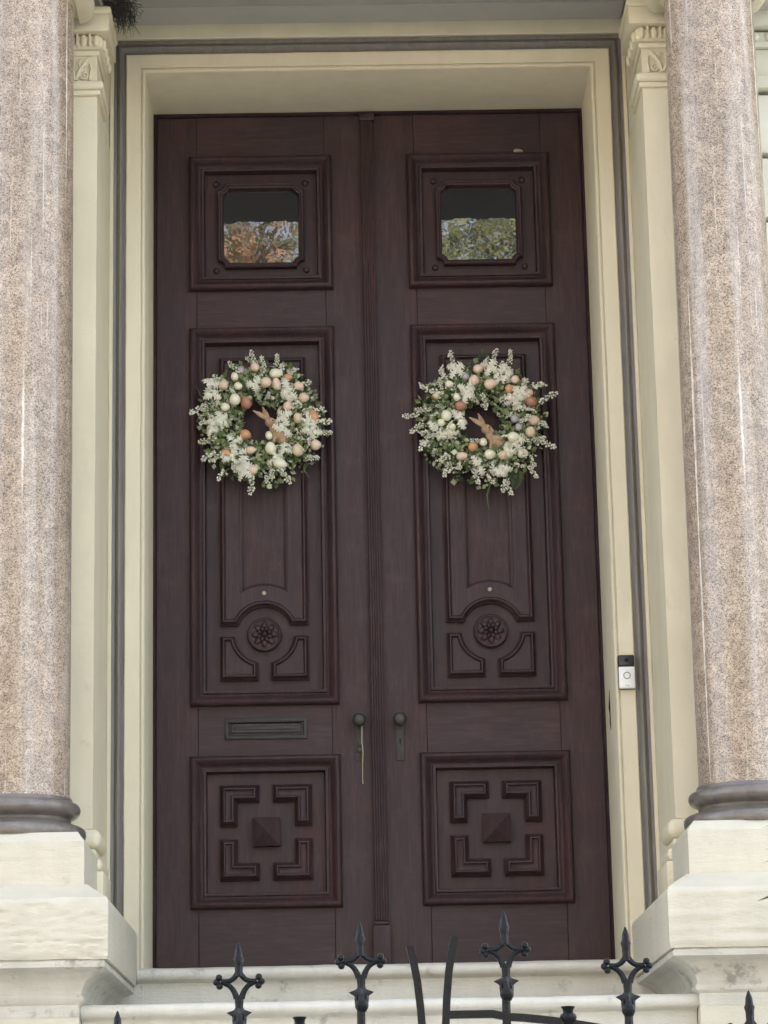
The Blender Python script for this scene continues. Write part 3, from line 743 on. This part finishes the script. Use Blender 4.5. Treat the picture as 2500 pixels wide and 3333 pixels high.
EGGS_R = [(832,335,85,80,'P'),(715,412,62,65,'G'),(788,448,88,90,'P'),(937,483,105,90,'P'),(1093,345,60,45,'O'),(1163,430,75,75,'P'),(567,480,75,60,'W'),(447,575,65,75,'B'),(630,600,62,70,'W'),(665,672,100,85,'T'),(1107,525,78,75,'O'),(1287,547,72,65,'P'),(1303,632,105,95,'T'),(532,765,90,100,'W'),(580,865,65,70,'W'),(485,830,60,70,'W'),(1148,795,70,65,'G'),(1180,868,62,65,'G'),(1320,800,95,85,'P'),(1285,905,85,90,'B'),(860,993,65,75,'W'),(762,1042,85,85,'O'),(662,1130,95,70,'P'),(915,1115,95,85,'W'),(1210,1095,95,80,'W'),(1130,960,100,90,'W'),(1030,1120,80,80,'B')]
DUST_L = [(745,470),(355,490),(370,590),(400,850),(350,880),(460,800),(560,1010),(600,1110),(640,1260),(630,1190),(1040,520),(1060,560),(995,765),(1200,800),(1270,900),(1240,850),(1010,1050),(940,1150),(1000,900),(520,1130)]
DUST_R = [(640,340),(720,540),(700,580),(1075,390),(1040,380),(1165,600),(1130,640),(1200,560),(640,800),(470,940),(440,910),(520,900),(810,1220),(985,1250),(1120,990),(1040,1080),(940,320),(1000,1230),(1150,1000)]
SPR_L = [(740,220,95),(560,300,130),(430,420,150),(960,220,70),(1230,430,35),(1130,330,50),(200,720,175),(260,830,185),(290,1150,205),(430,1330,240),(690,1380,262),(860,1370,275),(1010,1320,300),(1280,1120,330),(1400,900,350),(1420,800,5),(1350,680,15),(340,640,170),(820,260,85),(1100,1050,320),(560,1230,235),(330,760,175),(300,960,190),(760,560,280),(1060,680,210)]
SPR_R = [(600,230,105),(500,320,125),(300,480,160),(190,760,178),(240,860,188),(330,970,200),(300,1070,215),(450,1170,222),(510,1290,232),(790,1330,258),(1040,1420,268),(1080,1430,275),(1310,1280,290),(1460,1030,320),(1480,600,15),(1430,460,30),(1130,200,65),(1000,200,80),(1440,830,0),(870,650,280),(1000,620,230),(760,610,330),(1230,740,260),(1250,470,40),(400,560,160),(1380,960,340),(420,840,190),(1330,1180,300),(780,960,150),(1090,760,250)]
def wreath(s):
    cpx = (810, 790) if s < 0 else (845, 800); pos = (-.433, -.036, 2.093) if s < 0 else (.414, -.036, 2.075)
    lab = 'spring wreath of eggs, white leaves and a rabbit on the left door leaf' if s < 0 else 'spring wreath of eggs and a rabbit with fern tips below, on the right door leaf'
    t = thing('wreath', lab, 'wreath', pos, 'pair of egg and rabbit wreaths'); r = random.Random(31+s)
    def loc(px, py):
        dx = (px-cpx[0])*.00043; return dx, -(py-cpx[1])*.000447-.019*dx
    link('vine_ring', vine_me(4+s), t)
    g = link('greenery', foliage(50+s), t); g['kind'] = 'stuff'
    for px, py, w_, h_, c in (EGGS_L if s < 0 else EGGS_R):
        x, z = loc(px, py); rad = math.hypot(x, z); dep = max(0, 1-((rad-.15)/.10)**2)
        y = -.040-.045*dep
        a, b = w_*.5*.00043, h_*.5*.00043; ro = r.uniform(-.5, .5)
        if b >= a: sc, rot = (a, a, b*1.02), (r.uniform(-.5, .5), ro*.7, 0)
        else: sc, rot = (b, b, a*1.02), (r.uniform(-.3, .3), PI/2+ro*.7, 0)
        link('egg', ME_egg[c], t, (x, y, z), rot, tuple(k*1.06 for k in sc))
    for px, py in (DUST_L if s < 0 else DUST_R):
        x, z = loc(px, py); q = r.uniform(.9, 1.3)
        link('white_leaf_spray', r.choice(ME_dusty), t, (x, -.078-.012*r.random(), z), (r.uniform(-.4, .4), r.uniform(0, 6.28), r.uniform(-.4, .4)), (q, q, q))
    for px, py, a in (SPR_L if s < 0 else SPR_R):
        x, z = loc(px, py); a = math.radians(a+r.uniform(-14, 14)); me = r.choice(ME_sprig); q = r.uniform(.75, 1.05)
        o = .072*q
        link('bud_sprig', me, t, (x-math.cos(a)*o, -.045-.03*r.random(), z-math.sin(a)*o), (r.uniform(-1, 1)*.4, -a, r.uniform(-.25, .25)), (q, q, q))
    for k in range(34):
        th = r.uniform(0, 6.28); rad = r.uniform(.115, .20); a = th+r.uniform(-.9, .9); q = r.uniform(.5, .85)
        link('bud_sprig', r.choice(ME_sprig), t, (rad*math.cos(th), -.05-.03*r.random(), rad*math.sin(th)), (r.uniform(-1, 1), -a, r.uniform(-.6, .2)), (q, q, q))
    x, z = loc(*((885, 805) if s < 0 else (895, 868)))
    rb = link('rabbit', ME_rabbit, t, (x, -.050, z)); rb['label'] = 'brown rabbit figurine facing right'
    md = rb.modifiers.new('merge', 'REMESH'); md.mode = 'VOXEL'; md.voxel_size = .0028; md.use_smooth_shade = True
    vs, fs = [], []; ballv((.010, -.0165, .004), .0032, vs, fs, 8, 6); link('eye', mesh('eye', vs, fs, M_black, 60), rb)
    vs, fs = [], []; ballv((.0300, -.002, -.008), .0028, vs, fs, 8, 6); link('nose', mesh('nose', vs, fs, M_vine, 60), rb)
    if s > 0:
        x, z = loc(1150, 1205); link('fern_frond', fern_me(), t, (x, -.03, z), (0, .12, 0), (1.15, 1, 1.0))
        x, z = loc(880, 180); link('fern_frond', fern_me(), t, (x, -.02, z-.02), (PI, 0, 0), (.9, 1, .6))
    vs, fs = [], []
    p0 = loc(*((930, 1310) if s > 0 else (1190, 1160))); p1 = loc(*((895, 1570) if s > 0 else (1235, 1290)))
    tubev([(p0[0], -.03, p0[1]), ((p0[0]+p1[0])/2-.012, -.028, (p0[1]+p1[1])/2), (p1[0], -.026, p1[1])], [.003, .004, .0006], 5, vs, fs, .35)
    link('grass_blade', mesh('grass_blade', vs, fs, M_fern, 50), t)
    if s < 0:
        p0, p1 = loc(340, 600), loc(212, 455); vs, fs = [], []
        tubev([(p0[0], -.03, p0[1]), ((p0[0]+p1[0])/2-.01, -.03, (p0[1]+p1[1])/2-.01), (p1[0], -.03, p1[1])], [.003, .003, .0006], 5, vs, fs, .35)
        link('grass_blade', mesh('grass_blade', vs, fs, M_fern, 50), t)
for s in (-1, 1): wreath(s)

# ------------------------------------------------------------------ small things
vs, fs = [], []
kx = -.434+.357
loop = [(kx+.014*math.cos(a), -.030+.004*math.sin(a*2), .921+.014*math.sin(a)) for a in [2*PI*i/14 for i in range(15)]]
tubev(loop, .0018, 5, vs, fs)
tubev([(kx+.010, -.036, .910), (kx+.0095, -.040, .88), (kx+.0085, -.036, .84), (kx+.012, -.030, .80), (kx+.0095, -.022, .75), (kx+.009, -.014, .70), (kx+.010, -.010, .684)], [.0022, .0022, .0024, .0030, .0022, .0022, .0030], 6, vs, fs)
tag(link('cord', mesh('cord', vs, fs, M_cord, 60)), 'tan cord hanging from the left door knob', 'cord')

bell = thing('doorbell', 'black and silver video doorbell on the right-hand door casing', 'doorbell', (.901, -.437, .948))
link('back_plate', boxm('back_plate', -.0305, .0305, -.010, -.0005, 0, .127, M_black, .004, 2), bell)
link('camera_face', boxm('camera_face', -.0295, .0295, -.024, -.0102, .083, .126, M_black, .006, 3), bell)
link('lens', lathe('lens', [(.008, 0), (.008, .001), (.0065, .0018), (.001, .0022)], M_void, 20), bell, (0, -.0238, .106), (PI/2, 0, 0))
fpl = link('face_plate', boxm('face_plate', -.0295, .0295, -.0235, -.0102, .0015, .0825, M_silver, .004, 3), bell)
link('button', lathe('button', [(.0098, 0), (.0098, .001), (.003, .0014)], M_silver, 24), fpl, (0, -.0235, .049), (PI/2, 0, 0))
link('button_ring', lathe('button_ring', [(.0104, 0), (.0106, .0014), (.0120, .0018), (.0134, .0014), (.0136, 0)], M_ring, 28, 50, False), fpl, (0, -.0235, .049), (PI/2, 0, 0))
fc = bpy.data.curves.new('brand_print', 'FONT'); fc.body = 'ring'; fc.size = .0095; fc.align_x = 'CENTER'; fc.extrude = .0001; fc.materials.append(M_ring)
tmp = bpy.data.objects.new('brand_print', fc); COL.objects.link(tmp)
dg = bpy.context.evaluated_depsgraph_get(); tm = bpy.data.meshes.new_from_object(tmp.evaluated_get(dg)); bpy.data.objects.remove(tmp)
link('brand_print', tm, fpl, (0, -.02365, .010), (PI/2, 0, 0))

vs, fs = [], []; ballv((0, 0, 0), 1, vs, fs, 14, 9, (.020, .012, .010))
vs = [v+Vector((0, 0, noise.noise(v*90)*.003)) for v in vs]
tag(link('mud_nest', mesh('mud_nest', vs, fs, M_mud, 60), None, (.598, -.020, 3.216)), 'small pale mud lump above the right door window', 'nest')

r = random.Random(5); vs, fs = [], []
for k in range(520):
    c = Vector((-.925+r.gauss(0, .032), -.86+r.gauss(0, .035), 3.485+r.gauss(0, .028)))
    a = r.uniform(0, 6.28); d = Vector((math.cos(a), math.sin(a)*.7, r.gauss(0, .6))).normalized()*r.uniform(.02, .06)
    tubev([c-d*.5, c+Vector((r.gauss(0, .006), r.gauss(0, .006), r.gauss(0, .006))), c+d*.5], [.0006, .0012, .0005], 3, vs, fs)
for k in range(70):
    x = r.uniform(-.945, -.868); y = r.uniform(-.93, -.80); z0 = 3.46; ln = r.uniform(.03, .10)
    tubev([(x, y, z0), (x+r.gauss(0, .006), y, z0-ln*.5), (x+r.gauss(0, .012), y+r.gauss(0, .01), z0-ln)], [.0014, .001, .0005], 3, vs, fs)
tag(link('bird_nest', mesh('bird_nest', vs, fs, M_twig)), 'dark straggly bird nest hanging over the left pilaster capital', 'nest')

# ------------------------------------------------------------------ iron gate
def finial_me():
    vs, fs = [], []
    def arcpts(p0, p1, bow, n=7):
        p0, p1 = Vector(p0), Vector(p1); d = p1-p0; nrm = Vector((-d.z, 0, d.x)).normalized()
        return [p0.lerp(p1, i/n)+nrm*bow*math.sin(PI*i/n) for i in range(n+1)]
    # spear
    tubev([(0, 0, 0), (0, 0, -.014), (0, 0, -.026), (0, 0, -.031), (0, 0, -.040), (0, 0, -.058), (0, 0, -.064)], [.0014, .0068, .0082, .0108, .0085, .0080, .0092], 8, vs, fs)
    for q in (-1, 1):
        tubev(arcpts((q*.002, 0, -.058), (q*.034, 0, -.0735), -q*.0065), [.0065, .0062, .0058, .0055, .0054, .0054, .0056, .006], 6, vs, fs)
        tubev(arcpts((q*.034, 0, -.0735), (q*.0045, 0, -.106), -q*.0065), [.006, .0056, .0054, .0055, .0058, .0062, .0066, .007], 6, vs, fs)
        for dx, dz in ((.038, -.066), (.043, -.0745), (.037, -.082)): ballv((q*dx, 0, dz), .0068, vs, fs, 8, 6)
    tubev([(0, 0, -.100), (0, 0, -.112), (0, 0, -.128)], [.0085, .0088, .0075], 8, vs, fs)
    # star collar of pointed leaves
    b = len(vs)
    for rr, rs, z in ((.006, .006, -.120), (.010, .0085, -.127), (.0245, .0095, -.1325), (.0145, .0095, -.139), (.010, .009, -.149), (.006, .006, -.152)):
        for k in range(16):
            a = k*PI/8; q = rr if k % 4 == 0 else rs if k % 2 == 0 else rs*.98
            vs.append(Vector((q*math.cos(a), q*math.sin(a), z)))
    for i in range(5):
        for k in range(16): fs.append((b+i*16+k, b+i*16+(k+1) % 16, b+(i+1)*16+(k+1) % 16, b+(i+1)*16+k))
    for k in range(4):
        a = k*PI/2; ca, sa = math.cos(a), math.sin(a); b = len(vs)      # hanging leaf with a midrib
        for rr, z, hw in ((.009, -.136, .006), (.0125, -.143, .0065), (.0118, -.152, .004), (.010, -.160, .0004)):
            vs += [Vector((rr*.8*ca+hw*sa, rr*.8*sa-hw*ca, z)), Vector((rr*1.12*ca, rr*1.12*sa, z)), Vector((rr*.8*ca-hw*sa, rr*.8*sa+hw*ca, z))]
        for i in range(3): fs += [(b+3*i, b+3*i+1, b+3*i+4, b+3*i+3), (b+3*i+1, b+3*i+2, b+3*i+5, b+3*i+4)]
    tubev([(0, 0, -.126), (0, 0, -.148), (0, 0, -.154), (0, 0, -.160), (0, 0, -.166), (0, 0, -.170)], [.0085, .0105, .0135, .0135, .0105, .0082], 10, vs, fs)
    return mesh('finial', vs, fs, M_iron, 42)
ME_fin = finial_me()
ME_cap = lathe('cap', [(.0075, -.04), (.0145, -.026), (.0165, -.021), (.0150, -.016), (.0095, -.012), (.0105, -.006), (.0135, -.002), (.0125, 0.0), (.002, .0008)], M_iron, 16)
GX, GY = .0395, -5.0
def rail_z(d): return -.505-(.0 if d < .138 else .035*((d-.138)/.232)**1.4 if d < .37 else .035+.125*((d-.37)/.23)**1.1)+(.006 if d < .138 else 0)
def gate(s):
    lab = 'left leaf of the black iron gate, hung slightly lower' if s < 0 else 'right leaf of the black iron gate with arched top rail in view'
    t = thing('gate_leaf', lab, 'gate', (GX+s*.70, GY, GROUND+.05), 'leaves of the iron gate')
    dz = -.010 if s < 0 else 0.006
    bx, bz = -(GX+s*.70), -(GROUND+.05)
    def lk(name, vs, fs, par=None, sm=35): return link(name, mesh(name, [Vector((v[0]+bx, v[1], v[2]+bz)) for v in vs], fs, M_iron, sm), par or t)
    X = lambda d: GX+s*d
    # curved meeting stile
    st = [(.0215, GROUND+.06), (.0215, -1.2), (.0215, -.60), (.0220, -.52), (.0250, -.47), (.0300, -.42), (.0360, -.385), (.0430, -.352)]
    if s < 0: st = [(d, z-.016 if z > -1 else z) for d, z in st]
    vs, fs = [], []; tubev([(X(d), 0, z) for d, z in st], .0103, 4, vs, fs, 1.0); lk('meeting_stile', vs, fs, sm=20)
    vs, fs = [], []
    zl = -.034 if s < 0 else 0
    tubev([(X(.028+.67*i/24), 0, rail_z(.028+.67*i/24)+zl+.000) for i in range(25)], .0105, 4, vs, fs, 1.0); lk('top_rail', vs, fs, sm=20)
    for z in (-1.25, GROUND+.18):
        vs, fs = [], []; tubev([(X(.022), 0, z), (X(.69), 0, z)], .011, 4, vs, fs); lk('cross_rail', vs, fs)
    vs, fs = [], []; tubev([(X(.70), 0, GROUND+.06), (X(.70), 0, -.72)], .014, 4, vs, fs); lk('hinge_stile', vs, fs)
    for d, tz in ((.138, -.311), (.37, -.345), (.60, -.470)):
        vs, fs = [], []; tubev([(X(d), 0, GROUND+.10), (X(d), 0, tz+dz-.168)], .0086, 8, vs, fs); p = lk('picket', vs, fs)
        link('finial', ME_fin, p, (X(d)+bx, 0, tz+dz+bz), (0, r.uniform(-.012, .012), 0))
    for d, tz in ((.255, -.487), (.485, -.60)):
        vs, fs = [], []; tubev([(X(d), 0, GROUND+.10), (X(d), 0, tz-.03+zl*.3)], .0080, 8, vs, fs); p = lk('picket', vs, fs)
        link('cap', ME_cap, p, (X(d)+bx, 0, tz+zl*.3+bz))
for s in (-1, 1): gate(s)
for s in (-1, 1):
    gp = thing('gate_post', 'square black iron post beside the '+('left' if s < 0 else 'right')+' gate leaf', 'post', (GX+s*.80, GY, GROUND), 'iron gate posts')
    link('post_shaft', boxm('post_shaft', -.035, .035, -.035, .035, 0, 1.75, M_iron, .004), gp)
    link('post_cap', lathe('post_cap', [(.05, 1.751), (.05, 1.77), (.03, 1.785), (.022, 1.80), (.034, 1.83), (.03, 1.86), (.01, 1.885)], M_iron, 20), gp)

# ------------------------------------------------------------------ shrub at the right edge
shr = thing('shrub', 'grey-green narrow leaves poking in at the right edge before the pedestal', 'plant', (1.62, -2.2, GROUND)); r = random.Random(9)
vs, fs = [], []
for k in range(5):
    a = r.uniform(0, 6.28); q = .06
    tubev([(0, 0, 0), (.03*math.cos(a), .03*math.sin(a), 1.2), (q*math.cos(a)*1.5, q*math.sin(a)*1.5, 2.5)], [.018, .013, .006], 6, vs, fs)
link('stems', mesh('stems', vs, fs, M_bark, 50), shr)
def blade(tip, root, wd, sag, i):
    vs, fs = [], []; n = 7; A, Bp = Vector(root), Vector(tip)
    for k in range(n+1):
        t = k/n; p = A.lerp(Bp, t)+Vector((0, 0, sag*math.sin(PI*t))); wk = wd*(math.sin(PI*min(1, .12+t*.88))**.8+.03)*(1 if k < n else .05)
        vs += [p+Vector((0, -wk*.5, wk)), p+Vector((0, wk*.4, 0)), p-Vector((0, wk*.5, wk))]
    for k in range(n): b = 3*k; fs += [(b, b+3, b+4, b+1), (b+1, b+4, b+5, b+2)]
    link('leaf_blade', mesh('leaf_blade', vs, fs, M_blade, 60), shr)
O = Vector((1.62, -2.2, GROUND))
for i, (tx, tz, rx, rz, wd, sag) in enumerate([(1.089, .281, 1.50, .22, .004, .01), (1.100, .255, 1.5, .33, .004, .0), (1.103, .206, 1.48, .30, .004, .02), (1.104, .140, 1.5, .25, .004, .01), (1.099, .103, 1.5, .22, .006, .01), (1.075, -.010, 1.52, .16, .012, .0)]):
    blade(Vector((tx, -2.2, tz))-O, Vector((rx, -2.2+.02*i, rz))-O, wd, sag, i)
for k in range(70):
    a = r.uniform(0, 6.28); z = r.uniform(-.9, .25); ln = r.uniform(.2, .42)
    root = Vector((.05*math.cos(a), .05*math.sin(a), z-GROUND)); tip = root+Vector((math.cos(a)*ln, math.sin(a)*ln, r.uniform(-.05, .3)))
    tip.x = max(tip.x, -.42); blade(tip, root, r.uniform(.006, .013), .04, k)

# ------------------------------------------------------------------ street trees (mirrored in the door glass)
def tree(x, y, cz, R_, mats, seed, lab, nleaf=17000):
    r = random.Random(seed); t = thing('street_tree', lab, 'tree', (x, y, GROUND), 'trees across the street')
    vs, fs = [], []
    top = Vector((0, 0, cz-GROUND+.5)); tubev([(0, 0, 0), (.1, 0, 2.5), (.05, .1, 5), top*.75, top], [.38, .28, .24, .15, .05], 10, vs, fs)
    tips = []
    for k in range(16):
        a = k*2.4; z0 = r.uniform(4.5, top.z*.85); e = Vector((math.cos(a)*R_*r.uniform(.5, .85), math.sin(a)*R_*r.uniform(.5, .85), z0+r.uniform(1.5, 4)))
        s_ = Vector((.05, .05, z0)); mid = s_.lerp(e, .5)+Vector((0, 0, .5)); tubev([s_, mid, e], [.12, .07, .025], 6, vs, fs); tips += [mid, e]
        for q in range(3):
            e2 = e+Vector((r.gauss(0, 1.1), r.gauss(0, 1.1), r.gauss(.3, .8))); tubev([mid.lerp(e, .6), e2], [.035, .01], 5, vs, fs); tips.append(e2)
    link('trunk', mesh('trunk', vs, fs, M_bark, 60), t)
    vs, fs, mi = [], [], []
    C = Vector((0, 0, cz-GROUND))
    cl = []
    for k in range(150):
        while True:
            p = Vector((r.uniform(-1, 1), r.uniform(-1, 1), r.uniform(-1, 1)))
            if p.length < 1: break
        cl.append((C+Vector((p.x*R_, p.y*R_*.9, p.z*R_*.85)), r.uniform(.5, 1.0), 0 if r.random() < .5 else 1))
    for k in range(nleaf):
        c, cr, cm = cl[k % 150]
        p = c+Vector((r.gauss(0, .5), r.gauss(0, .5), r.gauss(0, .4)))*cr
        d = Vector((r.gauss(0, 1), r.gauss(0, 1), r.gauss(-.3, 1))).normalized(); e = d.orthogonal().normalized()
        ln = r.uniform(.12, .24); b = len(vs); e = (e+d.cross(e)*r.gauss(0, 1)).normalized()
        vs += [p, p+d*ln*.5+e*ln*.3, p+d*ln, p+d*ln*.5-e*ln*.3]; fs.append((b, b+1, b+2, b+3)); mi.append(cm if r.random() < .8 else 1-cm)
    me = mesh('crown', vs, fs, mats); me.polygons.foreach_set('material_index', mi); o = link('crown', me, t)
tree(-3.6, -27, 10.8, 4.3, M_treeA, 3, 'russet and green street tree reflected in the left door window')
tree(4.0, -26, 10.6, 4.2, M_treeB, 8, 'yellow-green street tree reflected in the right door window')
def copy_tree(src, x, y, rz, sc, lab):
    o = src.copy(); COL.objects.link(o); o.location = (x, y, GROUND); o.rotation_euler = (0, 0, rz); o.scale = (sc, sc, sc); o['label'] = lab
    for c in src.children:
        q = c.copy(); COL.objects.link(q); q.parent = o
    return o
tA, tB = [o for o in COL.objects if o.name.startswith('street_tree')][:2]  # copies below are unseen, added to darken what the columns mirror
copy_tree(tB, -12.5, -27, 1.1, 1.05, 'added yellow-green street tree standing left of the russet one')
copy_tree(tA, -21, -26, 2.3, 1.1, 'added russet street tree farthest to the left across the street')
copy_tree(tB, 30, -27, 3.0, 1.0, 'added yellow-green street tree farthest to the right across the street')
# ------------------------------------------------------------------ unseen row of houses across the street, added to bounce sunlight onto the front
M_rowA = plain('cream_stucco', (.68, .60, .48), .85, 0, .1, 3, .2); M_rowB = plain('red_brick_front', (.40, .24, .17), .85, 0, .2, 12, .3); M_rowC = plain('tan_stone_front', (.58, .50, .40), .85, 0, .12, 4, .2)
M_win = plain('house_window_glass', (.03, .035, .04), .08, 0, .1, 5, 0)
def added_rowhouse(x, mt, h, lab):
    t = thing('added_row_house', lab, 'building', (x, -33, GROUND), 'houses added for bounce light')
    link('wall', boxm('wall', -4.45, 4.45, -3, 0, 0, h, mt, 0), t)
    link('cornice', boxm('cornice', -4.48, 4.48, 0.001, .5, h-.6, h, M_rowA, .05), t)
    link('door', boxm('door', 1.9, 3.0, .001, .06, .9, 3.3, M_wood, .01), t)
    for fl in range(3):
        for wx in (-2.9, -.6, 2.4):
            if fl == 0 and wx > 2: continue
            wz = 1.6+fl*3.2
            f = link('window', boxm('window', wx-.65, wx+.65, .001, .10, wz, wz+1.9, M_rowA, .01), t); link('pane', boxm('pane', wx-.52, wx+.52, .101, .115, wz+.12, wz+1.78, M_win, 0), f)
for x, mt, h, lab in ((-18, M_rowB, 11.2, 'added red brick row house between two tan stone ones across the street'), (-9, M_rowC, 11.8, 'added tan stone row house next to the cream one across the street'), (0, M_rowA, 11.0, 'added cream stucco row house straight across the street, last of its row'), (-27, M_rowC, 11.4, 'added tan stone row house at the far left end across the street')):
    added_rowhouse(x, mt, h, lab)
